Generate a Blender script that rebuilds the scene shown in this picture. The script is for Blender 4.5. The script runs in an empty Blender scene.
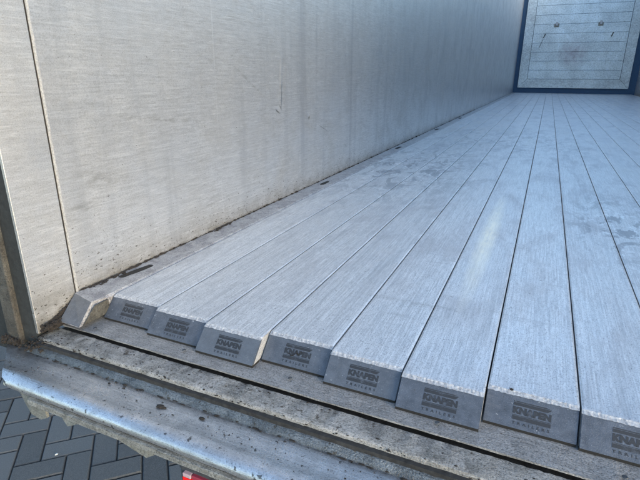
import bpy, bmesh, math, random
from mathutils import Vector, Matrix
random.seed(7)
R = math.radians
sc = bpy.context.scene
COL = sc.collection

# ------------------------------------------------------------------ camera, sky, sun, exposure
CAM = Vector((0.6912, 0.0, 0.3925))
PITCH, YAW, ROLL = 0.33194, 0.42381, 0.00371
cd = bpy.data.cameras.new("camera")
cam = bpy.data.objects.new("camera", cd); COL.objects.link(cam)
fw = Vector((-math.sin(YAW)*math.cos(PITCH), math.cos(YAW)*math.cos(PITCH), -math.sin(PITCH)))
rt = Vector((math.cos(YAW), math.sin(YAW), 0)); up = rt.cross(fw)
r2 = rt*math.cos(ROLL)+up*math.sin(ROLL); u2 = up*math.cos(ROLL)-rt*math.sin(ROLL)
mat = Matrix((r2, u2, -fw)).transposed().to_4x4(); mat.translation = CAM
cam.matrix_world = mat
cd.sensor_width = 36; cd.lens = 480.8/640*36
cd.clip_start = 0.01; cd.clip_end = 500
sc.camera = cam

SUN_EL, SUN_AZ = R(13), R(115)       # azimuth from +Y towards +X: low, veiled sun behind the camera to the right
w = bpy.data.worlds.new("World"); sc.world = w; w.use_nodes = True
nt = w.node_tree; bg = nt.nodes['Background']
sky = nt.nodes.new('ShaderNodeTexSky'); sky.sky_type = 'NISHITA'; sky.sun_disc = False
sky.sun_elevation = SUN_EL; sky.sun_rotation = SUN_AZ; sky.air_density = 1.0; sky.dust_density = 0.6; sky.ozone_density = 1.6
nt.links.new(sky.outputs[0], bg.inputs[0]); bg.inputs[1].default_value = 0.15
sd = bpy.data.lights.new("sun", 'SUN'); sd.energy = 0.9; sd.angle = R(35); sd.color = (1, 0.88, 0.70)
sun = bpy.data.objects.new("sun", sd); COL.objects.link(sun)
sdir = Vector((math.sin(SUN_AZ)*math.cos(SUN_EL), math.cos(SUN_AZ)*math.cos(SUN_EL), math.sin(SUN_EL)))
sun.rotation_euler = sdir.to_track_quat('Z', 'Y').to_euler(); sun.location = (-4, 2, 6)
sc.view_settings.view_transform = 'Standard'; sc.view_settings.look = 'None'
sc.view_settings.exposure = 2.12; sc.view_settings.gamma = 1
sc.cycles.max_bounces = 8; sc.cycles.diffuse_bounces = 5; sc.cycles.glossy_bounces = 5
sc.cycles.use_denoising = True

# ------------------------------------------------------------------ object helpers
def link(o): COL.objects.link(o); return o
def tag(o, label, cat, group=None, kind=None):
    if label: o['label'] = label
    if cat: o['category'] = cat
    if group: o['group'] = group
    if kind: o['kind'] = kind
    return o
def empty(name, loc=(0, 0, 0)):
    o = bpy.data.objects.new(name, None); o.location = loc; o.empty_display_size = .1
    return link(o)
def obj(name, bm, m, parent=None, smooth=False, loc=(0, 0, 0)):
    bmesh.ops.recalc_face_normals(bm, faces=bm.faces)
    me = bpy.data.meshes.new(name); bm.to_mesh(me); bm.free()
    if m: me.materials.append(m)
    if smooth:
        for p in me.polygons: p.use_smooth = True
        me.set_sharp_from_angle(angle=R(38))
    o = link(bpy.data.objects.new(name, me)); o.location = loc
    if parent: o.parent = parent
    return o
def box(bm, x0, x1, y0, y1, z0, z1, bev=0.0, seg=2):
    vs = [bm.verts.new((x, y, z)) for x in (x0, x1) for y in (y0, y1) for z in (z0, z1)]
    f = [(0, 1, 3, 2), (4, 6, 7, 5), (0, 4, 5, 1), (2, 3, 7, 6), (0, 2, 6, 4), (1, 5, 7, 3)]
    fs = [bm.faces.new([vs[i] for i in q]) for q in f]
    if bev:
        es = list({e for q in fs for e in q.edges})
        bmesh.ops.bevel(bm, geom=es, offset=bev, segments=seg, affect='EDGES', profile=.6)
    return fs
def sweep_x(bm, prof, xs, jit=0.0, xoff=None, closed=True, rnd=None, jmask=None):
    """section given in (y, z), swept along x"""
    rnd = rnd or random
    rings = []
    for k, x in enumerate(xs):
        ring = []
        for i, (y, z) in enumerate(prof):
            j = jit*(jmask[i] if jmask else 1)
            xx = x + (xoff(y, z) if (xoff and k == 0) else 0)
            ring.append(bm.verts.new((xx, y+rnd.uniform(-j, j), z+rnd.uniform(-j, j))))
        rings.append(ring)
    n = len(prof)
    for a, b in zip(rings, rings[1:]):
        for i in range(n if closed else n-1):
            j = (i+1) % n
            bm.faces.new((a[i], a[j], b[j], b[i]))
    if closed:
        bm.faces.new(rings[0]); bm.faces.new(list(reversed(rings[-1])))
    return rings
def frange(a, b, n): return [a+(b-a)*i/n for i in range(n+1)]
_t = bmesh.new(); bmesh.ops.create_icosphere(_t, subdivisions=2, radius=1)
ICO_V = [v.co.copy() for v in _t.verts]; ICO_F = [[v.index for v in f.verts] for f in _t.faces]; _t.free()
def lump(bm, c, s, seed):
    rnd = random.Random(seed)
    ax = [rnd.uniform(.7, 1.3)*q for q in s]
    vs = []
    for v in ICO_V:
        k = 1+rnd.uniform(-.28, .28)
        vs.append(bm.verts.new((c[0]+v.x*ax[0]*k, c[1]+v.y*ax[1]*k, c[2]+v.z*ax[2]*k)))
    for f in ICO_F: bm.faces.new([vs[q] for q in f])

# ------------------------------------------------------------------ node helpers
class N:
    def __init__(s, name):
        s.m = bpy.data.materials.new(name); s.m.use_nodes = True; s.t = s.m.node_tree
        s.b = s.t.nodes['Principled BSDF']; s.out = s.t.nodes['Material Output']
    def n(s, t): return s.t.nodes.new(t)
    def l(s, a, b): s.t.links.new(a, b)
    def setv(s, sock, v):
        if hasattr(v, 'is_output'): s.l(v, sock)
        else: sock.default_value = v
    def coord(s, rand=False):
        c = s.n('ShaderNodeTexCoord').outputs['Object']
        if rand:
            oi = s.n('ShaderNodeObjectInfo'); m = s.n('ShaderNodeVectorMath'); m.operation = 'SCALE'
            cb = s.n('ShaderNodeCombineXYZ')
            s.l(oi.outputs['Random'], cb.inputs[0]); s.l(oi.outputs['Random'], cb.inputs[1]); s.l(oi.outputs['Random'], cb.inputs[2])
            s.l(cb.outputs[0], m.inputs[0]); m.inputs['Scale'].default_value = 37.0
            a = s.n('ShaderNodeVectorMath'); a.operation = 'ADD'
            s.l(c, a.inputs[0]); s.l(m.outputs[0], a.inputs[1]); return a.outputs[0]
        return c
    def map(s, vec, scale=(1, 1, 1), rot=(0, 0, 0), loc=(0, 0, 0)):
        m = s.n('ShaderNodeMapping'); s.l(vec, m.inputs[0])
        m.inputs['Scale'].default_value = scale; m.inputs['Rotation'].default_value = rot; m.inputs['Location'].default_value = loc
        return m.outputs[0]
    def noise(s, vec, scale, detail=6, rough=.6, dist=0):
        m = s.n('ShaderNodeTexNoise'); s.l(vec, m.inputs['Vector'])
        m.inputs['Scale'].default_value = scale; m.inputs['Detail'].default_value = detail
        m.inputs['Roughness'].default_value = rough; m.inputs['Distortion'].default_value = dist
        return m.outputs[0]
    def ramp(s, v, a, b, c0=0.0, c1=1.0):
        m = s.n('ShaderNodeMapRange'); s.l(v, m.inputs[0])
        m.inputs[1].default_value = a; m.inputs[2].default_value = b; m.inputs[3].default_value = c0; m.inputs[4].default_value = c1
        return m.outputs[0]
    def math(s, op, a, b=0.0):
        m = s.n('ShaderNodeMath'); m.operation = op; s.setv(m.inputs[0], a); s.setv(m.inputs[1], b); return m.outputs[0]
    def mix(s, f, a, b, mode='MIX'):
        m = s.n('ShaderNodeMix'); m.data_type = 'RGBA'; m.blend_type = mode
        s.setv(m.inputs[0], f)
        for k, v in ((6, a), (7, b)):
            if isinstance(v, (tuple, list)): v = (*v[:3], 1)
            s.setv(m.inputs[k], v)
        return m.outputs[2]
    def sep(s, vec):
        m = s.n('ShaderNodeSeparateXYZ'); s.l(vec, m.inputs[0]); return m.outputs
    def bump(s, h, strength, dist=.001, prev=None):
        m = s.n('ShaderNodeBump'); s.l(h, m.inputs['Height']); m.inputs['Strength'].default_value = strength; m.inputs['Distance'].default_value = dist
        if prev: s.l(prev, m.inputs['Normal'])
        return m.outputs[0]
    def blob(s, vec, c, r, soft=.5):
        """1 inside an ellipsoid round c, fading to 0"""
        a = s.n('ShaderNodeVectorMath'); a.operation = 'SUBTRACT'; s.l(vec, a.inputs[0]); a.inputs[1].default_value = c
        d = s.n('ShaderNodeVectorMath'); d.operation = 'DIVIDE'; s.l(a.outputs[0], d.inputs[0]); d.inputs[1].default_value = r
        l = s.n('ShaderNodeVectorMath'); l.operation = 'LENGTH'; s.l(d.outputs[0], l.inputs[0])
        return s.ramp(l.outputs['Value'], 1.0, 1.0-soft)
    def fin(s, col=None, rough=None, metal=None, nrm=None):
        if col is not None: s.setv(s.b.inputs['Base Color'], (*col, 1) if isinstance(col, tuple) else col)
        if rough is not None: s.setv(s.b.inputs['Roughness'], rough)
        if metal is not None: s.setv(s.b.inputs['Metallic'], metal)
        if nrm is not None: s.l(nrm, s.b.inputs['Normal'])
        return s.m

# ------------------------------------------------------------------ materials
def mat_slat():
    s = N("worn_floor_aluminium"); c = s.coord(True); raw = s.coord()
    gp = s.n('ShaderNodeNewGeometry').outputs['Position']
    brush = s.noise(s.map(c, (1, .02, 1)), 420, 5, .65)
    broad = s.noise(s.map(c, (1, .05, 1)), 60, 4, .6)
    grain = s.noise(c, 520, 3, .7)
    mott = s.noise(s.map(c, (1, .35, 1)), 11, 7, .65, .6)
    cross = s.noise(s.map(c, (.1, 1, 1)), 55, 5, .6, .4)
    col = s.mix(s.ramp(brush, .3, .7), (.34, .355, .38), (.74, .755, .775))
    mid = s.noise(s.map(c, (1, .14, 1)), 260, 5, .78)
    col = s.mix(s.ramp(mid, .47, .33, 0, .6), col, (.22, .235, .26))
    col = s.mix(s.ramp(mid, .54, .68, 0, .5), col, (.86, .87, .885))
    col = s.mix(s.ramp(grain, .32, .7, 0, .5), col, (.72, .735, .75))
    col = s.mix(s.ramp(grain, .48, .30, 0, .8), col, (.15, .165, .19))
    col = s.mix(s.ramp(mott, .50, .64, 0, .42), col, (.33, .345, .375))
    col = s.mix(s.ramp(broad, .56, .72, 0, .4), col, (.28, .30, .33))
    col = s.mix(s.ramp(cross, .60, .72, 0, .3), col, (.27, .28, .30))
    # scuffed patches where freight has stood
    pn = s.noise(s.map(gp, (1, .45, 1)), 16, 8, .72, 1.2)
    area = s.math('MAXIMUM', s.blob(gp, (.16, 2.2, 0), (.42, 1.0, 1), .8), s.blob(gp, (.92, 1.5, 0), (.16, .5, 1), .8))
    area = s.math('MAXIMUM', area, s.math('MULTIPLY', s.blob(gp, (.5, 3.3, 0), (.7, 1.0, 1), .8), .7))
    sc1 = s.math('MULTIPLY', s.ramp(pn, .52, .55), area)
    col = s.mix(s.math('MULTIPLY', sc1, .8), col, (.19, .205, .235))
    pn2 = s.noise(s.map(gp, (1, .5, 1)), 38, 7, .75, 1.0)
    sc2 = s.math('MULTIPLY', s.ramp(pn2, .56, .59), area)
    col = s.mix(s.math('MULTIPLY', sc2, .65), col, (.82, .84, .86))
    # soft pale yellowish streak along the slat
    st = s.math('MULTIPLY', s.blob(gp, (.604, 1.26, 0), (.026, .50, 1), .85), s.ramp(s.noise(s.map(gp, (1, .2, 1)), 90, 4, .7), .3, .6, .45, 1))
    col = s.mix(s.math('MULTIPLY', st, .85), col, (.95, .88, .71))
    # dark bruise drawn across the slats
    br = s.math('MULTIPLY', s.blob(gp, (.52, .79, 0), (.13, .012, 1), .8), s.ramp(s.noise(gp, 130, 4, .7), .35, .65))
    col = s.mix(s.math('MULTIPLY', br, .45), col, (.16, .16, .17))
    gw = s.math('MULTIPLY', s.blob(gp, (-.03, 1.0, 0), (.075, .55, 1), .9), s.ramp(s.noise(s.map(gp, (1, .4, 1)), 45, 7, .75), .42, .62))
    col = s.mix(s.math('MULTIPLY', gw, .5), col, (.22, .19, .16))
    sp = s.noise(c, 150, 2, .5)
    spk = s.ramp(sp, .735, .76)
    col = s.mix(s.math('MULTIPLY', spk, .8), col, (.07, .07, .075))
    oi = s.n('ShaderNodeObjectInfo').outputs['Random']
    col = s.mix(s.ramp(oi, 0, 1, 0, .22), col, (.30, .315, .34))
    h = s.math('ADD', s.math('MULTIPLY', brush, .5), s.math('MULTIPLY', grain, .7))
    h = s.math('ADD', h, s.math('MULTIPLY', mott, 2.0))
    nrm = s.bump(h, .45, .0012)
    ro = s.ramp(mott, .35, .7, .28, .50)
    return s.fin(col, ro, .55, nrm)
def mat_cap():
    s = N("dull_end_cap_metal"); c = s.coord(True)
    a = s.noise(c, 60, 6, .65); g = s.noise(c, 700, 3, .7); b = s.noise(s.map(c, (.3, 1, 1)), 200, 4, .6)
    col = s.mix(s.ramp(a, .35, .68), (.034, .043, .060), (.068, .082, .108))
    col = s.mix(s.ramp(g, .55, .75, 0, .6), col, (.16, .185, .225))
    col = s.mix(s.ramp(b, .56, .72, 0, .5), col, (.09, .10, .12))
    ch = s.noise(c, 130, 5, .75)
    col = s.mix(s.ramp(ch, .64, .67, 0, .75), col, (.26, .28, .31))
    col = s.mix(s.ramp(ch, .36, .33, 0, .7), col, (.022, .022, .022))
    oi = s.n('ShaderNodeObjectInfo').outputs['Random']
    col = s.mix(s.ramp(oi, 0, 1, 0, .35), col, (.12, .135, .155))
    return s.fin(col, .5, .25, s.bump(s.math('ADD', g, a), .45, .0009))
def mat_lip():
    s = N("chipped_bright_edge"); c = s.coord(True)
    a = s.noise(c, 240, 5, .7); b = s.noise(c, 700, 3, .7)
    col = s.mix(s.ramp(a, .38, .62), (.20, .21, .23), (.40, .415, .44))
    col = s.mix(s.ramp(b, .55, .7, 0, .3), col, (.58, .60, .63))
    return s.fin(col, .62, .2, s.bump(s.math('ADD', a, b), .5, .0008))
def mat_wall():
    s = N("scuffed_side_wall_aluminium"); c = s.coord(); X = s.sep(c)
    brush = s.noise(s.map(c, (1, .035, 1)), 300, 6, .65)
    diag = s.noise(s.map(c, (1, .06, 1), (R(8), 0, 0)), 150, 5, .7)
    dg2 = s.noise(s.map(c, (1, .06, 1), (R(-17), 0, 0)), 100, 5, .7)
    vert = s.noise(s.map(c, (1, 1, .05)), 16, 5, .6)
    grain = s.noise(c, 520, 4, .75)
    mott = s.noise(c, 7, 8, .62, .5)
    col = s.mix(s.ramp(brush, .3, .7), (.57, .567, .557), (.77, .765, .75))
    col = s.mix(s.ramp(mott, .42, .68, 0, .45), col, (.42, .42, .41))
    col = s.mix(s.ramp(grain, .5, .34, 0, .55), col, (.30, .29, .27))
    col = s.mix(s.ramp(grain, .52, .7, 0, .5), col, (.80, .79, .76))
    mid = s.noise(s.map(c, (1, .12, 1)), 230, 5, .78)
    col = s.mix(s.ramp(mid, .46, .33, 0, .5), col, (.40, .39, .37))
    col = s.mix(s.ramp(mid, .55, .68, 0, .5), col, (.90, .89, .87))
    col = s.mix(s.ramp(diag, .60, .70, 0, .55), col, (.84, .83, .80))
    col = s.mix(s.ramp(dg2, .63, .72, 0, .5), col, (.33, .32, .30))
    col = s.mix(s.ramp(vert, .52, .72, 0, .35), col, (.36, .37, .38))
    yy = s.math('ADD', X[1], s.math('MULTIPLY', s.noise(c, 60, 2, .5), .0012))
    fy = s.math('FRACT', s.math('DIVIDE', s.math('SUBTRACT', yy, .563), .472))
    jl = s.math('MULTIPLY', s.ramp(s.math('ABSOLUTE', s.math('SUBTRACT', fy, .008)), .006, .003), s.ramp(X[1], .7, .8))
    jl = s.math('MULTIPLY', jl, s.ramp(s.noise(s.map(c, (1, 3, .35)), 9, 5, .7), .38, .62))
    col = s.mix(s.math('MULTIPLY', jl, .35), col, (.80, .80, .79))
    sh = s.math('MULTIPLY', s.ramp(fy, .02, .16, 1, 0), s.ramp(X[1], 1.0, 1.6))
    col = s.mix(s.math('MULTIPLY', s.math('MULTIPLY', sh, .35), s.ramp(vert, .35, .65)), col, (.30, .31, .33))
    # fine dark nicks, most of them low down by the floor joint
    nk = s.noise(s.map(c, (1, .6, 1.2), (R(35), 0, 0)), 190, 3, .6)
    low = s.ramp(X[2], .16, .0)
    thr = s.math('SUBTRACT', .715, s.math('MULTIPLY', low, .10))
    nick = s.ramp(s.math('SUBTRACT', nk, thr), 0, .02)
    col = s.mix(s.math('MULTIPLY', nick, .85), col, (.07, .06, .045))
    # grime just above the joint
    gm = s.math('MULTIPLY', s.ramp(X[2], .05, -.01), s.ramp(s.noise(c, 35, 6, .7), .4, .62))
    col = s.mix(s.math('MULTIPLY', gm, .55), col, (.20, .185, .15))
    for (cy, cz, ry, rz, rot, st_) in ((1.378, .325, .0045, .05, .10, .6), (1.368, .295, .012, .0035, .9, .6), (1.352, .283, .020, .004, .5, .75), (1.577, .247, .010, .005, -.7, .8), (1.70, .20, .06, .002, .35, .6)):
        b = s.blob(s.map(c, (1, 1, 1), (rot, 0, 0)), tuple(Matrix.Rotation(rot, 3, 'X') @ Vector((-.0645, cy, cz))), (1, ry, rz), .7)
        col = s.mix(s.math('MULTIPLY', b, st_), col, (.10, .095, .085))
    # long curved scrapes
    for (cy, cz, ry, rz, rot) in ((.66, .20, .10, .028, .25), (.60, .155, .05, .03, -.2), (1.38, .34, .02, .07, 0), (1.2, .37, .14, .006, .5), (.82, .30, .16, .008, .12)):
        b = s.blob(s.map(c, (1, 1, 1), (rot, 0, 0), (0, 0, 0)), tuple(Matrix.Rotation(rot, 3, 'X') @ Vector((-.0645, cy, cz))), (1, ry, rz), .9)
        bb = s.math('MULTIPLY', b, s.ramp(s.noise(s.map(c, (1, .25, 1), (rot, 0, 0)), 120, 4, .7), .45, .62))
        col = s.mix(s.math('MULTIPLY', bb, .5), col, (.25, .24, .215))
    h = s.math('ADD', s.math('MULTIPLY', brush, .8), s.math('MULTIPLY', grain, .7))
    h = s.math('ADD', h, s.math('MULTIPLY', diag, .4)); h = s.math('ADD', h, s.math('MULTIPLY', nick, -.8))
    nrm = s.bump(h, .4, .0010)
    nrm = s.bump(jl, .3, .0006, nrm)
    wv = s.noise(s.map(c, (1, 1, .3)), 2.2, 3, .5)
    nrm = s.bump(wv, .5, .02, nrm)
    return s.fin(col, s.ramp(mott, .3, .7, .30, .44), .82, nrm)
def mat_frame_wall():
    m = mat_wall(); m.name = "weathered_portal_aluminium"; return m
def mat_seam(name, c0, c1):
    s = N(name); c = s.coord(); a = s.noise(c, 300, 4, .7)
    return s.fin(s.mix(s.ramp(a, .35, .65), c0, c1), .45, .5, s.bump(a, .6, .001))
def mat_sill(name="scratched_sill_aluminium", dark=.0):
    s = N(name); c = s.coord()
    br = s.noise(s.map(c, (.03, 1, 1)), 260, 5, .65); a = s.noise(c, 22, 8, .7, .6); g = s.noise(c, 480, 3, .75)
    sp = s.noise(c, 120, 3, .6)
    col = s.mix(s.ramp(a, .36, .64), (.34, .35, .365), (.54, .55, .565))
    col = s.mix(s.ramp(br, .5, .7, 0, .45), col, (.66, .68, .70))
    col = s.mix(s.ramp(g, .46, .32, 0, .7), col, (.10, .10, .10))
    col = s.mix(s.ramp(g, .58, .74, 0, .5), col, (.72, .72, .70))
    col = s.mix(s.ramp(sp, .64, .68, 0, .85), col, (.055, .05, .045))
    gr = s.math('MAXIMUM', s.blob(c, (-.10, .475, -.06), (.20, .05, .2), .9), s.math('MULTIPLY', s.blob(c, (.2, .4530, -.067), (9, .006, .05), .9), .7))
    gr = s.math('MULTIPLY', gr, s.ramp(s.noise(c, 70, 6, .7), .34, .56))
    col = s.mix(s.math('MULTIPLY', gr, .85), col, (.05, .044, .036))
    return s.fin(col, s.ramp(a, .35, .65, .40, .22), .85, s.bump(s.math('ADD', s.math('ADD', g, a), br), .4, .0011))
def mat_bar(name, lo, hi, rough=.6, spd=.6, metal=.3):
    s = N(name); c = s.coord()
    br = s.noise(s.map(c, (.06, 1, 1)), 220, 5, .7); a = s.noise(c, 34, 8, .7, .5); g = s.noise(c, 430, 3, .8); sp = s.noise(c, 95, 5, .7)
    col = s.mix(s.ramp(a, .38, .62), lo, hi)
    col = s.mix(s.ramp(br, .55, .7, 0, .5), col, tuple(min(1, v*1.35) for v in hi))
    col = s.mix(s.ramp(g, .48, .34, 0, .85), col, tuple(v*.3 for v in lo))
    col = s.mix(s.ramp(g, .54, .72, 0, .6), col, tuple(min(1, v*1.5) for v in hi))
    col = s.mix(s.ramp(sp, spd, spd+.05, 0, .85), col, (.045, .037, .028))
    gr = s.math('MAXIMUM', s.blob(c, (-.10, .475, -.06), (.20, .05, .2), .9), s.math('MULTIPLY', s.blob(c, (.2, .4530, -.067), (9, .006, .05), .9), .7))
    gr = s.math('MULTIPLY', gr, s.ramp(s.noise(c, 70, 6, .7), .34, .56))
    col = s.mix(s.math('MULTIPLY', gr, .85), col, (.05, .044, .036))
    return s.fin(col, rough, metal, s.bump(s.math('ADD', s.math('ADD', g, a), br), .8, .002))
def mat_plain(name, col, rough=.6, metal=0, var=.4, sc_=90):
    s = N(name); c = s.coord(); a = s.noise(c, sc_, 5, .7)
    return s.fin(s.mix(s.ramp(a, .3, .7), tuple(v*(1-var) for v in col), tuple(min(1, v*(1+var)) for v in col)), rough, metal, s.bump(a, .5, .002))
def mat_bulk(name="brushed_bulkhead_aluminium", tint=(.37, .44, .51)):
    s = N(name); c = s.coord()
    a = s.noise(c, 2.2, 8, .7, .6); g = s.noise(c, 42, 5, .8); st = s.noise(s.map(c, (.3, 1, 1)), 30, 6, .7)
    lo = tuple(v*.78 for v in tint); hi = tuple(min(1, v*1.2) for v in tint)
    col = s.mix(s.ramp(a, .35, .65), lo, hi)
    col = s.mix(s.ramp(g, .5, .35, 0, .7), col, tuple(v*.4 for v in tint))
    col = s.mix(s.ramp(g, .53, .7, 0, .6), col, tuple(min(1, v*1.6) for v in tint))
    col = s.mix(s.ramp(st, .58, .7, 0, .35), col, (.30, .34, .40))
    b = s.math('MULTIPLY', s.blob(c, (1.09, 12.7, .85), (.36, 1, .36), .8), s.ramp(s.noise(c, 12, 6, .7), .3, .65, .3, 1))
    col = s.mix(s.math('MULTIPLY', b, .8), col, (.16, .14, .17))
    return s.fin(col, .42, .5, s.bump(s.math('ADD', g, a), .5, .004))
def mat_brick():
    s = N("dark_concrete_paver"); c = s.coord()
    g = s.noise(c, 330, 4, .8); a = s.noise(c, 9, 6, .6); d = s.noise(c, 60, 5, .7)
    oi = s.n('ShaderNodeNewGeometry').outputs['Random Per Island']
    col = s.mix(oi, (.034, .037, .041), (.075, .079, .084))
    col = s.mix(s.ramp(g, .5, .72, 0, .7), col, (.13, .138, .142))
    col = s.mix(s.ramp(g, .46, .3, 0, .6), col, (.012, .013, .016))
    col = s.mix(s.ramp(d, .5, .75, 0, .4), col, (.075, .08, .08))
    return s.fin(col, .85, 0, s.bump(s.math('ADD', g, d), .7, .003))
def mat_ground():
    s = N("dark_ground"); c = s.coord(); g = s.noise(c, 60, 6, .8)
    return s.fin(s.mix(g, (.018, .019, .02), (.07, .07, .07)), .9, 0)
def mat_flat(name, col, rough=.5, metal=0, emit=None):
    s = N(name); return s.fin(col, rough, metal)

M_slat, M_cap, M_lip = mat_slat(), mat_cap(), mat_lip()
M_wall = mat_wall()
M_sill = mat_sill()
M_ledge = mat_bar("grey_gritty_ledge_metal", (.20, .202, .205), (.30, .30, .302), .5, .66, .4)
M_bar = mat_bar("weathered_crusty_bar_metal", (.15, .148, .14), (.32, .315, .305), .6, .60, .3)
M_weld = mat_bar("grey_blue_weld_metal", (.06, .072, .085), (.15, .17, .19), .42, .60, .6)
M_face = mat_plain("recess_shade_metal", (.022, .022, .022), .8, .2, .7, 120)  # near-black colour carries the shade of the sill recesses
M_nose = mat_bar("beige_grey_nose_metal", (.17, .168, .155), (.33, .325, .30), .45, .68, .6)
M_lightseam = mat_seam("light_weld_bead", (.34, .34, .335), (.60, .595, .585))
M_faint = mat_seam("faint_panel_joint", (.50, .50, .49), (.66, .66, .65))
M_darkseam = mat_plain("black_joint_sealant", (.014, .012, .011), .9)
M_dirt = mat_plain("rusty_brown_dirt", (.014, .011, .009), .95, 0, .7, 160)
M_rubber = mat_plain("dark_rubber", (.014, .016, .016), .8, 0, .5)
M_postm = mat_bar("grey_green_post_paint", (.032, .031, .027), (.095, .093, .082), .6, .66, .2)
M_bulk = mat_bulk(); M_bframe = mat_bulk("grey_bulkhead_border", (.34, .40, .46))
M_blue = mat_plain("dark_blue_seal", (.008, .05, .12), .6, 0, .3)
M_black = mat_plain("black_steel", (.05, .057, .066), .6, .3)
def mat_ink():
    s = N("dark_printed_ink"); c = s.coord(True)
    a = s.noise(c, 90, 5, .75); b = s.noise(c, 900, 3, .7)
    col = s.mix(s.ramp(s.math('ADD', a, s.math('MULTIPLY', b, .35)), .72, .90), (.012, .015, .021), (.045, .055, .075))
    return s.fin(col, .65, .1)
M_ink = mat_ink()
M_red = mat_flat("red_lens_plastic", (.62, .012, .012), .3)
M_white = mat_flat("white_lens_strip", (.36, .26, .29), .35)
M_hole = mat_flat("black_recess", (.006, .006, .006), .9)
M_plate = mat_bar("grey_green_bracket_paint", (.13, .135, .125), (.24, .245, .225), .6, .7, .3)

# ------------------------------------------------------------------ ground
GZ = -1.13
bm = bmesh.new(); box(bm, -120, 120, -120, 120, GZ-.5, GZ-.012)
tag(obj("ground", bm, mat_ground()), "dark ground under and around the trailer", "ground", kind='structure')
bm = bmesh.new()
ang = R(43.6); W = .1; J = .0028
ca, sa = math.cos(ang), math.sin(ang)
def P(u, v, z): return (-1.019+u*ca-v*sa, .971+u*sa+v*ca, z)
rb = random.Random(3)
for a in range(-34, 35):
    for b in range(-34, 35):
        d = (a-b) % 4
        if d == 0: r = (a*W+J, (a+2)*W-J, b*W+J, (b+1)*W-J)
        elif d == 3: r = (a*W+J, (a+1)*W-J, b*W+J, (b+2)*W-J)
        else: continue
        z = GZ+rb.uniform(-.0015, .0015); c = .004
        o = [P(u, v, GZ-.02) for u, v in ((r[0], r[2]), (r[1], r[2]), (r[1], r[3]), (r[0], r[3]))]
        m_ = [(x, y, z-c) for x, y, _ in o]
        t = [P(u, v, z+rb.uniform(-.0006, .0006)) for u, v in ((r[0]+c, r[2]+c), (r[1]-c, r[2]+c), (r[1]-c, r[3]-c), (r[0]+c, r[3]-c))]
        o, m_, t = ([bm.verts.new(q) for q in L] for L in (o, m_, t))
        bm.faces.new(t)
        for k in range(4):
            j = (k+1) % 4
            bm.faces.new((o[k], o[j], m_[j], m_[k])); bm.faces.new((m_[k], m_[j], t[j], t[k]))
tag(obj("paving", bm, mat_brick()), "dark grey block paving laid in a herringbone below the sill", "paving", kind='structure')

bm = bmesh.new(); lump(bm, (-.985, 1.022, GZ+.004), (.006, .005, .004), 8)
tag(obj("pebble", bm, mat_flat("pale_stone", (.45, .45, .43), .8)), "single small pale pebble lying on the dark block paving", "pebble")
# ------------------------------------------------------------------ trailer
XL, XR = -.0645, 2.4165
YE = 12.77; ZT = 2.62
TR = empty("semi_trailer", (0, .5, GZ)); TR["kind"] = "thing"
tag(TR, "open walking floor trailer body with scuffed aluminium walls and rear sill", "trailer")
def part(name, bm, m, parent=TR, smooth=False):
    o = obj(name, bm, m, None, smooth)
    o.parent = parent
    o.matrix_parent_inverse = parent.matrix_world.inverted() if parent is not TR else Matrix.Translation((0, -.5, -GZ))
    return o
# left wall: inner skin with real dents, slightly wavy
bm = bmesh.new()
ys = [.5625]+[.5625+.02*i for i in range(1, 36)]+[1.27+.004*i for i in range(0, 100)]+[1.68+.02*i for i in range(8)]+[1.85+.25*i for i in range(0, 45)]
ys = [y for y in ys if y < YE]+[YE]
zs = [-.034, 0, .02]+[.03+.02*i for i in range(10)]+[.232+.004*i for i in range(62)]+[.55, .7, 1.0, 1.5, 2.0, ZT]
def dent(y, z):
    d = 0
    # crease: short hooked vertical dent
    cy = 1.372+.10*(z-.33)
    if .26 < z < .46:
        k = math.sin((z-.26)/.20*math.pi)
        d += .0013*k*math.exp(-((y-cy)/.006)**2)-.0013*k*math.exp(-((y-cy-.016)/.010)**2)
    d += -.0018*math.exp(-((y-1.350)/.013)**2-((z-.285)/.007)**2)
    d += -.0030*math.exp(-((y-1.575)/.010)**2-((z-.252)/.008)**2)
    d += .0008*math.exp(-((y-1.6)/.04)**2-((z-.25)/.05)**2)
    d += .0012*math.sin(y*9+z*2)*math.sin(z*7+.6)
    return d
grid = [[bm.verts.new((XL+dent(y, z), y, z)) for z in zs] for y in ys]
for i in range(len(ys)-1):
    for j in range(len(zs)-1):
        bm.faces.new((grid[i][j], grid[i+1][j], grid[i+1][j+1], grid[i][j+1]))
inner = obj("tmp", bm, None); me = inner.data
bm = bmesh.new(); bm.from_mesh(me); COL.objects.unlink(inner); bpy.data.objects.remove(inner)
box(bm, XL-.05, XL-.008, .5625, YE, -.12, ZT+.003)
WALL = part("side_wall", bm, M_wall, smooth=True); WALL['label'] = "left side wall with dents and faint upright joints"
# portal panel at the rear end of the left wall
bm = bmesh.new(); box(bm, XL-.005, XL+.0012, .4745, .5578, -.040, ZT, .0008, 2)
PORT = part("rear_portal", bm, M_wall); PORT['label'] = "narrow bright upright panel at the rear end of the wall"
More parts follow.
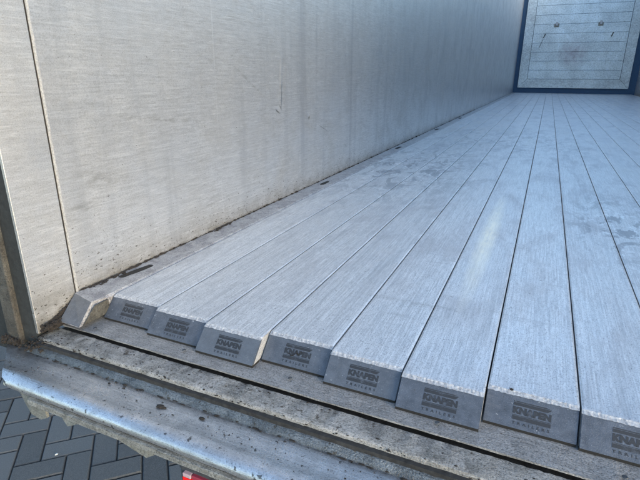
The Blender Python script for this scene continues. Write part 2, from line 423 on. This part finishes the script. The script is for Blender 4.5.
# upright weld between the two
def strip_wall(y0, y1, x, z0, z1, m, name, parent, jit=.0006, n=140, seed=1):
    rnd = random.Random(seed); bm = bmesh.new(); prev = None
    for i in range(n+1):
        z = z0+(z1-z0)*i/n; a = rnd.uniform(-jit, jit); b = rnd.uniform(-jit, jit)
        ring = [bm.verts.new(q) for q in ((XL-.002, y0+a, z), (x+rnd.uniform(-jit, jit)*.5, y0+a+(y1-y0)*.25, z), (x+rnd.uniform(-jit, jit)*.5, y0+a+(y1-y0)*.75, z), (XL-.002, y1+b, z))]
        if prev:
            for k in range(3): bm.faces.new((prev[k], prev[k+1], ring[k+1], ring[k]))
        prev = ring
    return part(name, bm, m, parent, True)
bm = bmesh.new(); box(bm, XL-.02, XL-.0006, .5570, .5618, -.03, ZT)
part("joint_gap", bm, M_darkseam, WALL)
strip_wall(.5611, .5668, XL+.0015, .0, ZT, M_lightseam, "weld_bead", WALL, .0003, 200)
# right wall
bm = bmesh.new(); box(bm, XR, XR+.05, .4745, YE, -.12, ZT)
rw = part("side_wall", bm, M_wall); rw['label'] = "right side wall seen as a sliver beside the bulkhead"
# post, rubber and dark frame at the left rear edge
bm = bmesh.new(); box(bm, -.112, XL-.0455+.0008, .483, .520, -.075, ZT)
bm2 = bmesh.new(); box(bm2, -.1055, -.0698, .4755, .4740+.02, -.062, ZT)
part("door_seal", bm, M_rubber)
part("seal_lip", bm2, M_rubber, PORT)
bm = bmesh.new(); box(bm, -.1400, -.1060, .4665, .520, -.070, ZT, .004, 3)
p_ = part("corner_post", bm, M_postm)
bm = bmesh.new(); box(bm, -.34, -.1405, .50, .56, -.12, ZT)
part("hinge_plate", bm, M_rubber)
bm = bmesh.new()
for i in range(90):
    lump(bm, (random.uniform(-.148, -.108), random.uniform(.458, .467), -.066+random.uniform(-.004, .010)), (.0030, .0022, .0028), i)
part("dirt_crust", bm, M_dirt, p_)

# bulkhead at the far end
BH = empty("bulkhead"); BH.parent = TR; BH.matrix_parent_inverse = Matrix.Translation((0, -.5, -GZ))
BH['label'] = "pale blue grey bulkhead panel closing the far end"
bm = bmesh.new(); box(bm, XL-.06, XR+.06, YE+.0045, YE+.06, -.02, ZT); part("seal_frame", bm, M_blue, BH)
x0, x1, z0, z1 = .03, 2.275, .115, 2.5; bw = .185
bm = bmesh.new()
def quadbox(bm, pts, ya, yb):
    f = [bm.verts.new((x, ya, z)) for x, z in pts]; b = [bm.verts.new((x, yb, z)) for x, z in pts]
    bm.faces.new(f); bm.faces.new(b[::-1])
    for i in range(len(f)): bm.faces.new((f[i], b[i], b[(i+1) % len(f)], f[(i+1) % len(f)]))
g = .0025
xi0, xi1, zi0, zi1 = x0+bw, x1-bw, z0+.19, z1-bw
fr = [[(x0+g, z0), (x1-g, z0), (xi1-g, zi0), (xi0+g, zi0)], [(x0+g, z1), (xi0+g, zi1), (xi1-g, zi1), (x1-g, z1)],
      [(x0, z0+g), (xi0, zi0+g), (xi0, zi1-g), (x0, z1-g)], [(x1, z0+g), (x1, z1-g), (xi1, zi1-g), (xi1, zi0+g)]]
for q in fr: quadbox(bm, q, YE-.045, YE+.004)
part("border_frame", bm, M_bframe, BH)
bm = bmesh.new(); z = zi0+.004; k = 0
while z < zi1-.02:
    h_ = min(.1908, zi1-.012-z)
    box(bm, xi0+.004, xi1-.004, YE-.034, YE+.002, z, z+h_, .004, 1); z += .192
part("ribbed_panel", bm, M_bulk, BH)
for hx in (.675, 1.535):
    bm = bmesh.new(); box(bm, hx-.05, hx+.05, YE-.05, YE-.036, 1.40, 1.47, .004); 
    h1 = part("hinge", bm, M_plate, BH)
    bm = bmesh.new(); box(bm, hx-.022, hx+.022, YE-.075, YE-.051, 1.425, 1.50, .006)
    part("hinge_pin", bm, M_lip, h1)
for hx, tl in ((.44, .03), (1.775, .02)):
    bm = bmesh.new(); quadbox(bm, [(hx-.012, 1.18), (hx+.010, 1.18), (hx+.014+tl, 1.27), (hx-.006+tl, 1.27)], YE-.055, YE-.036); part("latch", bm, M_black, BH)
bm = bmesh.new(); quadbox(bm, [(.375, .98), (.385, .98), (.44, 1.15), (.43, 1.15)], YE-.040, YE-.036); part("scratch", bm, M_black, BH)
# black debris strip below bulkhead
# edge strip along the left wall (half slat), cut on the slant and bent up at its end
bm = bmesh.new()
ysx = [0.474, .50, .53, .56, .60, .66, .74, .9, 1.2, 2, 4, 8, YE-.01]
for k, y in enumerate(ysx): pass
rings = []
for y in ysx:
    if y < .60:
        u = (.60-y)/(.60-.474)
    else: u = 0
    xr = -.0015+.0035*u
    xl = XL+.0018
    zt = .0012+.001*u
    rings.append((y, xl, xr, zt))
# front: slanted face running back-left; vertices placed from the photograph's corner
def V(*c): return bm.verts.new(c)
frontTL, frontTR = V(-.0618, .5570, .0045), V(-.0080, .5460, .0020)
frontBL, frontBR = V(-.0520, .5085, -.0295), V(-.0015, .5075, -.0300)
backBL = V(-.0618, .5560, -.030)
prev = None
for y in (.585, .62, .66, .74, .9, 1.2, 2, 4, 8, YE-.01):
    k = max(0, (.66-y)/.1)
    ring = [V(XL+.0018, y, .0012+.003*k), V(-.006, y, .0012+.001*k), V(-.0016, y, -.0028), V(-.0016, y, -.030), V(XL+.0018, y, -.030)]
    if prev is None:
        bm.faces.new((frontTL, frontTR, ring[1], ring[0]))
        bm.faces.new((frontTR, frontBR, ring[3], ring[2])); bm.faces.new((frontTR, ring[2], ring[1]))
        bm.faces.new((frontTL, frontBL, frontBR, frontTR)); bm.faces.new((frontTL, backBL, frontBL))
        bm.faces.new((frontTL, ring[0], ring[4], backBL)); bm.faces.new((frontBL, backBL, ring[4], ring[3], frontBR))
    else:
        for i in range(5): bm.faces.new((prev[i], prev[(i+1) % 5], ring[(i+1) % 5], ring[i]))
    prev = ring
bm.faces.new(prev)
M_edge = mat_bar("dented_edge_strip_metal", (.22, .22, .235), (.42, .42, .43), .45, .66, .5)
ES = part("edge_strip", bm, M_edge); ES['label'] = "narrow bent floor strip along the left wall with slanted end"
bm = bmesh.new(); q_ = [Vector(v) for v in ((-.0618, .5570, .0045), (-.0080, .5460, .0020), (-.0015, .5075, -.0300), (-.0520, .5085, -.0295))]
nn = (q_[1]-q_[0]).cross(q_[3]-q_[0]).normalized()
if nn.y > 0: nn = -nn
cc = sum(q_, Vector())/4
_f = [bm.verts.new(cc+(q-cc)*.96+nn*.0008) for q in q_]; _b = [bm.verts.new(cc+(q-cc)*.96-nn*.002) for q in q_]
bm.faces.new(_f); bm.faces.new(_b[::-1])
for i in range(4): bm.faces.new((_f[i], _b[i], _b[(i+1) % 4], _f[(i+1) % 4]))
part("end_face", bm, M_cap, ES)
bm = bmesh.new(); box(bm, -.0012, .0010, .5150, .575, -.0292, -.0035)
for v in bm.verts:
    if v.co.y < .53 and v.co.z > -.01: v.co.y += .030
part("bent_flange", bm, M_postm, ES)
def slot(x, y, lx, ly, rot):
    bm = bmesh.new(); n = 18; vs = []
    for k in range(n):
        t = 2*math.pi*k/n; r = 1+random.uniform(-.12, .12); u = lx*math.copysign(abs(math.cos(t))**.45, math.cos(t))*r; v = ly*math.copysign(abs(math.sin(t))**.6, math.sin(t))*(1+.2*(r-1))
        vs.append(bm.verts.new((x+u*math.cos(rot)-v*math.sin(rot), y+u*math.sin(rot)+v*math.cos(rot), .0019)))
    f = bm.faces.new(vs); bmesh.ops.extrude_face_region(bm, geom=[f])
    for v in vs: v.co.z -= .004
    part("slot", bm, M_hole, ES)
slot(-.042, .690, .0075, .040, R(-9)); slot(-.034, 1.648, .008, .034, 0); slot(-.034, 2.68, .010, .045, 0); slot(-.034, 3.75, .012, .05, 0); slot(-.034, 4.85, .012, .05, 0)

# dirt in the floor joint along the wall
bm = bmesh.new(); rd = random.Random(11)
box(bm, XL-.001, XL+.0022, .60, YE-.02, -.002, .0019)
for i in range(420):
    y = .575+(rd.random()**2.4)*5.5
    s_ = .0009+.0026*rd.random()**2.5*(1+.5*(y-.5)*.5)
    lump(bm, (XL+.0015+abs(rd.gauss(0, .0012)), y, .0015+abs(rd.gauss(0, .001))), (s_*.8, s_*2.6, s_*.7), i)
for (y, n, sp) in ((.60, 8, .004), (.64, 16, .010), (.99, 12, .007), (1.04, 8, .005)):
    for i in range(n):
        lump(bm, (XL+.004+abs(rd.gauss(0, sp*.6)), y+rd.gauss(0, sp*2.2), .0025), (.0022, .004, .0016), i+y)
for i in range(260):
    t = rd.random(); lump(bm, (XL+.002+rd.uniform(0, .018)*(1-.4*t), .48+.075*t, -.036+rd.uniform(0, .010)), (.0028, .0035, .0026), i)
for i in range(420):
    t = rd.random(); z = -.036+(.037*t)*rd.random()
    lump(bm, (XL+.002+rd.uniform(0, .006)*(1-t*.5), .480+.084*t+rd.gauss(0, .0015), z), (.0022, .0030, .0024), i+.3)
tag(obj("dirt", bm, M_dirt), "black and brown dirt packed into the joint between wall and floor", "dirt", kind='stuff')

# rear sill: swept sections along x
RS = empty("rear_sill"); RS.parent = TR; RS.matrix_parent_inverse = Matrix.Translation((0, -.5, -GZ)); RS['label'] = "stepped rear sill with grey ledge, crusty bar and rounded nose"
rs = random.Random(5)
bm = bmesh.new(); sweep_x(bm, [(.5133, -.0380), (.70, -.0380), (.70, -.0410), (.5136, -.0406)], [-.050]+frange(-.03, 2.40, 120), .0004, rnd=rs, jmask=[1, 0, 0, 1])
part("slat_ledge", bm, M_ledge, RS)
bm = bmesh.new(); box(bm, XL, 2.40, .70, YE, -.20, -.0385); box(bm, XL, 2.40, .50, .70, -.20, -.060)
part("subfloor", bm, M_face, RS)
bm = bmesh.new(); sweep_x(bm, [(.4720, -.0485), (.4730, -.0462), (.4755, -.0452), (.4800, -.0449), (.5105, -.0450), (.5112, -.0458), (.5112, -.064), (.4720, -.064)], frange(-.064, 2.41, 420), .00055, rnd=rs, jmask=[1, 1, 1, 1, 1, .8, 0, .7])
part("crusty_bar", bm, M_bar, RS, True)
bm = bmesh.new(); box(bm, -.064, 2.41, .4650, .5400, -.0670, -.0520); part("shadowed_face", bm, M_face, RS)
bm = bmesh.new(); sweep_x(bm, [(.4715, -.0560), (.4680, -.0570), (.4635, -.0590), (.4590, -.0620), (.4560, -.0650), (.4545, -.0672), (.4545, -.070), (.4715, -.070)], frange(-.075, 2.41, 420), .0005, rnd=rs, jmask=[1, 1, 1, 1, 1, 1, 0, 0])
part("weld_fillet", bm, M_weld, RS, True)
prof = [(.466, -.0685), (.4545, -.0668), (.430, -.0664), (.4120, -.0660), (.4075, -.0640), (.4000, -.0650), (.3945, -.0662), (.3895, -.0688), (.3865, -.0722), (.3850, -.0762), (.3850, -.0800), (.3880, -.0808), (.43, -.0808), (.466, -.0808)]
def xo(y, z): return -1.25*max(0, y-.388)+(.010 if y < .388 else 0)
bm = bmesh.new(); sweep_x(bm, prof, [-.042, -.026]+frange(-.01, 2.45, 160), .0005, xoff=xo, rnd=rs, jmask=[0, 1, 1, 1, .8, .6, .6, .6, .6, .6, .6, 0, 0, 0])
part("rounded_nose", bm, M_sill, RS, True)
bm = bmesh.new(); sweep_x(bm, [(.3870, -.0862), (.3835, -.0872), (.3825, -.0950), (.3850, -.0975), (.46, -.0975), (.46, -.0812), (.40, -.0812), (.40, -.0862)], frange(.02, 2.45, 80), .0003, rnd=rs, jmask=[1, 1, 1, 1, 0, 0, 0, 0])
part("lower_lip", bm, M_nose, RS, True)
bm = bmesh.new(); box(bm, -.02, 2.45, .3895, .399, -.0861, -.0809); part("lip_groove", bm, M_hole, RS)
# ledge screws (dark heads), scraps of grit on the sill
def disc(x, y, z, r, m, name, parent, h=.0009, n=14):
    bm = bmesh.new(); bmesh.ops.create_cone(bm, cap_ends=True, segments=n, radius1=r, radius2=r*.8, depth=h, matrix=Matrix.Translation((x, y, z+h*.5)))
    return part(name, bm, m, parent)
for x, y in ((.4013, .5363), (.2083, .532), (.0182, .5238), (.62, .53), (.83, .528), (1.05, .53)):
    disc(x, y, -.0341, .0034, M_black, "screw_head", RS)
bm = bmesh.new(); rd = random.Random(2)
for x, y, s_ in ((.2406, .4351, 1.8), (.2445, .4355, 1.4), (.3121, .4395, 1.3), (.155, .452, 1.1), (.20, .431, .6), (.36, .425, .5), (.13, .445, .8), (.27, .428, .5)):
    lump(bm, (x, y, -.0648), (.0040*s_, .0017*s_, .0012*s_), x)
for i in range(60):
    x = rd.uniform(-.04, .9); lump(bm, (x, rd.uniform(.415, .450), -.0658), (.0007*rd.uniform(.5, 2), .0006*rd.uniform(.5, 2), .0005), i)
for i in range(60):
    lump(bm, (-.085+rd.uniform(0, .045), .464+rd.gauss(0, .006), -.064+rd.uniform(0, .014)), (.0022, .002, .0018), i)
for i in range(70):
    lump(bm, (rd.uniform(-.05, .9), .4545+rd.gauss(0, .0012), -.0660), (rd.uniform(.002, .006), .0010, .0008), i+.5)
tag(obj("grit", bm, M_dirt), "dark grit and crumbs lying on the metal sill", "grit", kind='stuff')
bm = bmesh.new(); rd = random.Random(21)
for i in range(240):
    x = -.062+(rd.random()**3)*.9; y = .4745+rd.random()*.036
    s_ = .0004+.0010*rd.random()**3
    lump(bm, (x, y, -.0450), (s_*1.6, s_, s_*.5), i)
for i in range(260):
    x = -.062+(rd.random()**2)*1.2; y = .4725+rd.gauss(0, .0012)
    s_ = .0004+.0009*rd.random()**2
    lump(bm, (x, y, -.0465+rd.uniform(-.004, .001)), (s_*2, s_, s_*.7), i)
tag(obj("crumbs", bm, M_dirt), "dark crust and crumbs stuck on the weathered bar before the slats", "grit", kind='stuff')
# brackets under the nose
def sheet(name, pts, th, m):
    """plate through 3d points, thickened along y"""
    bm = bmesh.new(); f = [bm.verts.new(p) for p in pts]; b = [bm.verts.new((p[0], p[1]+th, p[2])) for p in pts]
    bm.faces.new(f); bm.faces.new(b[::-1])
    for i in range(len(f)): bm.faces.new((f[i], b[i], b[(i+1) % len(f)], f[(i+1) % len(f)]))
    return part(name, bm, m)
sheet("end_bracket", [(-.030, .395, -.080), (.010, .392, -.0812), (.040, .392, -.0812), (.045, .392, -.120), (.028, .392, -.129), (.004, .394, -.128), (-.012, .398, -.118), (-.024, .40, -.100)], .004, M_plate)
sheet("end_bracket", [(.085, .393, -.0812), (.130, .393, -.0812), (.120, .393, -.106), (.088, .393, -.122), (.072, .398, -.116)], .004, M_plate)
bm = bmesh.new(); box(bm, .02, .095, .415, .425, -.125, -.0812); part("bracket_web", bm, M_plate)
bm = bmesh.new(); box(bm, .083, .0862, .397, .440, -.121, -.0812); part("bracket_web", bm, M_lightseam)
sheet("gusset", [(.150, .394, -.0978), (.262, .394, -.0978), (.262, .394, -.1100), (.245, .394, -.1220)], .005, M_plate)
bm = bmesh.new(); box(bm, .27, 2.3, .43, .47, -.16, -.0978); part("cross_beam", bm, M_black)
# rear lamp
LMP = empty("marker_lamp"); LMP.parent = TR; LMP.matrix_parent_inverse = Matrix.Translation((0, -.5, -GZ)); LMP['label'] = "red marker lamp with white top strip under the sill"
bm = bmesh.new(); box(bm, .306, .520, .394, .43, -.21, -.1065, .002); part("housing", bm, M_black, LMP)
bm = bmesh.new(); box(bm, .312, .514, .389, .3965, -.2, -.1225, .002); part("lens", bm, M_red, LMP)
bm = bmesh.new(); box(bm, .314, .327, .3885, .3965, -.1212, -.1150, .001); part("reflector_strip", bm, M_white, LMP)
bm = bmesh.new(); box(bm, .328, .510, .3895, .3965, -.1212, -.1150, .001); part("lens", bm, mat_flat("dark_red_lens", (.22, .03, .05), .3), LMP)

# ------------------------------------------------------------------ floor slats
U = .112; SW = .1105; BH_Z = -.0335; RUN = .032   # end face leans forward by RUN
def slat_mesh(seed):
    rnd = random.Random(seed); bm = bmesh.new()
    L = YE-.02-.58
    nx = 44
    xs = frange(.00075, SW, nx)
    prof_side = .0012
    rows = []
    ys_ = [.0022, .006, .02, .1, .4, 1.2, 3, 6, 9, L]
    for y in ys_:
        row = []
        for i, x in enumerate(xs):
            z = 0.0
            if i == 0 or i == nx: z = -.0010
            if y == .0022: z -= .0003+rnd.uniform(0, .0004)
            j = rnd.uniform(-.0007, .0005) if y == .0022 else 0
            row.append(bm.verts.new((x, y+j, z)))
        rows.append(row)
    for a, b in zip(rows, rows[1:]):
        for i in range(nx): bm.faces.new((a[i], a[i+1], b[i+1], b[i]))
    # sides and rear
    for idx, sgn in ((0, -1), (nx, 1)):
        top = [r[idx] for r in rows]
        low = [bm.verts.new((v.co.x, (v.co.y if k else -.0165), BH_Z if k else BH_Z+.008)) for k, v in enumerate(top)]
        low[0].co = Vector((top[0].co.x, -RUN+.004, BH_Z))
        for k in range(len(top)-1): bm.faces.new((top[k], top[k+1], low[k+1], low[k]))
    bot = [bm.verts.new((x, y, BH_Z)) for x in (xs[0], xs[-1]) for y in (-RUN+.004, L)]
    bm.faces.new((bot[0], bot[1], bot[3], bot[2]))
    me = bpy.data.meshes.new("deck"); bmesh.ops.recalc_face_normals(bm, faces=bm.faces); 
    # lip: chipped bevel at the end of the deck
    front = [v.co.copy() for v in rows[0]]
    bm.to_mesh(me); bm.free(); me.materials.append(M_slat)
    bm = bmesh.new(); lipz = -.0038; A = []; B = []
    for v in front:
        A.append(bm.verts.new(v))
    mid = [bm.verts.new((v.x, v.y-.0016+rnd.uniform(-.0003, .0003), v.z-.0013+rnd.uniform(-.00022, .00022))) for v in front]
    B = [bm.verts.new((v.x, -.0036+rnd.uniform(-.0004, .0003), lipz+rnd.uniform(-.0004, .0004))) for v in front]
    C = [bm.verts.new((v.x, .004, lipz-.002)) for v in front]
    for P_, Q in ((A, mid), (mid, B), (B, C)):
        for i in range(nx): bm.faces.new((P_[i], P_[i+1], Q[i+1], Q[i]))
    ml = bpy.data.meshes.new("end_lip"); bmesh.ops.recalc_face_normals(bm, faces=bm.faces); bm.to_mesh(ml); bm.free(); ml.materials.append(M_lip)
    return me, ml
# end cap: leaning plate
def cap_pt(x, t, off=0.0):   # t 0 at the top of the face, 1 at its foot
    y = -.0026+(-RUN+.0026)*t; z = -.0038+(BH_Z+.0038)*t
    n = Vector((0, BH_Z+.0052, RUN-.0028)).normalized()
    n = Vector((0, -abs(n.y), abs(n.z)))
    return Vector((x, y, z))+n*off
bm = bmesh.new()
f = [bm.verts.new(cap_pt(x, t, 0)) for x, t in ((.0009, 0), (SW-.0001, 0), (SW-.0001, 1), (.0009, 1))]
b = [bm.verts.new(cap_pt(x, t, 0)+Vector((0, .006, 0))) for x, t in ((.0009, 0), (SW-.0001, 0), (SW-.0001, 1), (.0009, 1))]
bm.faces.new(f); bm.faces.new(b[::-1])
for i in range(4): bm.faces.new((f[i], b[i], b[(i+1) % 4], f[(i+1) % 4]))
bmesh.ops.bevel(bm, geom=list(bm.edges), offset=.0007, segments=2, affect='EDGES')
bmesh.ops.recalc_face_normals(bm, faces=bm.faces)
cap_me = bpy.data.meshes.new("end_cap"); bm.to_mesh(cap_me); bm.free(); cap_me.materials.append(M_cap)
# emblem: two bars, the word and the small word below, laid on the leaning face
def text_mesh(body, size, spacing=1.0, bold=.0):
    cu = bpy.data.curves.new("t", 'FONT'); cu.body = body; cu.size = size; cu.space_character = spacing; cu.offset = bold
    cu.align_x = 'CENTER'; cu.align_y = 'CENTER'; cu.resolution_u = 4
    o = bpy.data.objects.new("t", cu); COL.objects.link(o)
    dg = bpy.context.evaluated_depsgraph_get(); dg.update()
    me = bpy.data.meshes.new_from_object(o.evaluated_get(dg)); COL.objects.unlink(o); bpy.data.objects.remove(o)
    return me
FL = math.hypot(RUN-.0026, BH_Z+.0038)      # face length
def place2d(bm, cx, ct, sx=1.0, off=.00025, wid=None, hei=None):
    """map flat xy verts to the leaning face, centre (cx, ct)"""
    xs = [v.co.x for v in bm.verts]; ys2 = [v.co.y for v in bm.verts]
    mx, my = (min(xs)+max(xs))/2, (min(ys2)+max(ys2))/2
    kx = (wid/(max(xs)-min(xs))) if wid else sx; ky = (hei/(max(ys2)-min(ys2))) if hei else 1
    for v in bm.verts:
        v.co = cap_pt(cx+(v.co.x-mx)*kx, ct-((v.co.y-my)*ky)/FL, off)
def join_bm(dst, src):
    me = bpy.data.meshes.new("x"); src.to_mesh(me); src.free(); dst.from_mesh(me); bpy.data.meshes.remove(me)
bm = bmesh.new(); box(bm, .0012, SW-.0004, -RUN+.0012, -RUN+.02, -.0379, BH_Z+.0003)  # black strip added below the cap foot as its contact shadow
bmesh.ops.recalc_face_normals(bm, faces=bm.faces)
foot_shade_me = bpy.data.meshes.new("foot_shade"); bm.to_mesh(foot_shade_me); bm.free(); foot_shade_me.materials.append(M_hole)
em = bmesh.new(); ECX = .0575; EW = .0455
def poly2(pts):
    b_ = bmesh.new(); b_.faces.new([b_.verts.new((x, y, 0)) for x, y in pts]); return b_
def direct(b_, off=.00025):
    for v in b_.verts: v.co = cap_pt(ECX+v.co.x*EW, v.co.y, off)
    join_bm(em, b_)
direct(poly2([(-.5, .165), (.36, .165), (.50, .195), (-.5, .195)]))
direct(poly2([(-.5, .208), (.50, .208), (.40, .300), (-.5, .300)]))
direct(poly2([(-.5, .585), (.5, .585), (.5, .602), (-.5, .602)]))
direct(poly2([(-.5, .615), (.5, .615), (.5, .725), (-.5, .725)]))
t1 = bmesh.new(); t1.from_mesh(text_mesh("KNAPEN", .02, 1.05, .0016)); place2d(t1, ECX, .442, wid=EW, hei=.0090); join_bm(em, t1)
t2 = bmesh.new(); t2.from_mesh(text_mesh("TRAILERS", .01, 1.9, .0003)); place2d(t2, ECX, .825, wid=EW*.97, hei=.0036); join_bm(em, t2)
em_me = bpy.data.meshes.new("emblem"); em.to_mesh(em_me); em.free(); em_me.materials.append(M_ink)

ends = [.591, .580, .570, .5925, .580, .5695, .591, .587, .572, .592, .580, .570, .591, .581, .570, .592, .580, .570, .591, .580, .572]
labels = {0: "first floor slat beside the bent edge strip along the left wall",
 1: "second floor slat from the left wall, its end just ahead of its left neighbour",
 2: "third floor slat from the left wall, end standing out with its right side bare",
 3: "fourth floor slat from the left wall, set back, with a gouge across its end emblem",
 4: "fifth floor slat from the left wall, between the gouged slat and the yellow streaked one",
 5: "sixth floor slat from the left wall, with the yellowish streak and protruding end",
 6: "seventh floor slat from the left wall, with a black speck on its chipped front lip",
 7: "eighth floor slat from the left wall, its end cut off by the lower right corner"}
ordw = ["ninth", "tenth", "eleventh", "twelfth", "thirteenth", "fourteenth", "fifteenth", "sixteenth", "seventeenth", "eighteenth", "nineteenth", "twentieth"]
for k, wd in enumerate(ordw): labels[8+k] = "%s grey aluminium floor slat from the left wall, seen only towards the bulkhead" % wd
labels[8] = "ninth floor slat from the left wall, entering at the right photo edge beside the eighth"
labels[20] = "last grey aluminium floor slat, against the right side wall by the bulkhead"
variants = [slat_mesh(100+i) for i in range(8)]
for i in range(21):
    e = empty("moving_slat", (i*U, ends[i], 0))
    tag(e, labels[i], "slat", "aluminium moving floor slats side by side", "thing")
    me, ml = variants[i % 8]
    d = link(bpy.data.objects.new("deck", me)); d.parent = e
    li = link(bpy.data.objects.new("end_lip", ml)); li.parent = e
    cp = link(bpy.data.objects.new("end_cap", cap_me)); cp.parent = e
    fsh = link(bpy.data.objects.new("foot_shade", foot_shade_me)); fsh.parent = e
    eb = link(bpy.data.objects.new("emblem", em_me)); eb.parent = cp
    if i == 3:
        bm = bmesh.new()
        for q in range(9):
            cpt = cap_pt(.046+q*.0022, .44+.10*math.sin(q*1.3)*.5+.1*(q < 4), .0003); lump(bm, cpt, (.0017, .0007, .0010), q)
        o = obj("gouge", bm, M_hole, cp)
    if i == 6:
        bm = bmesh.new(); lump(bm, (.030, .0008, .0012), (.0028, .0016, .0016), 4); o = obj("speck", bm, M_hole, d)
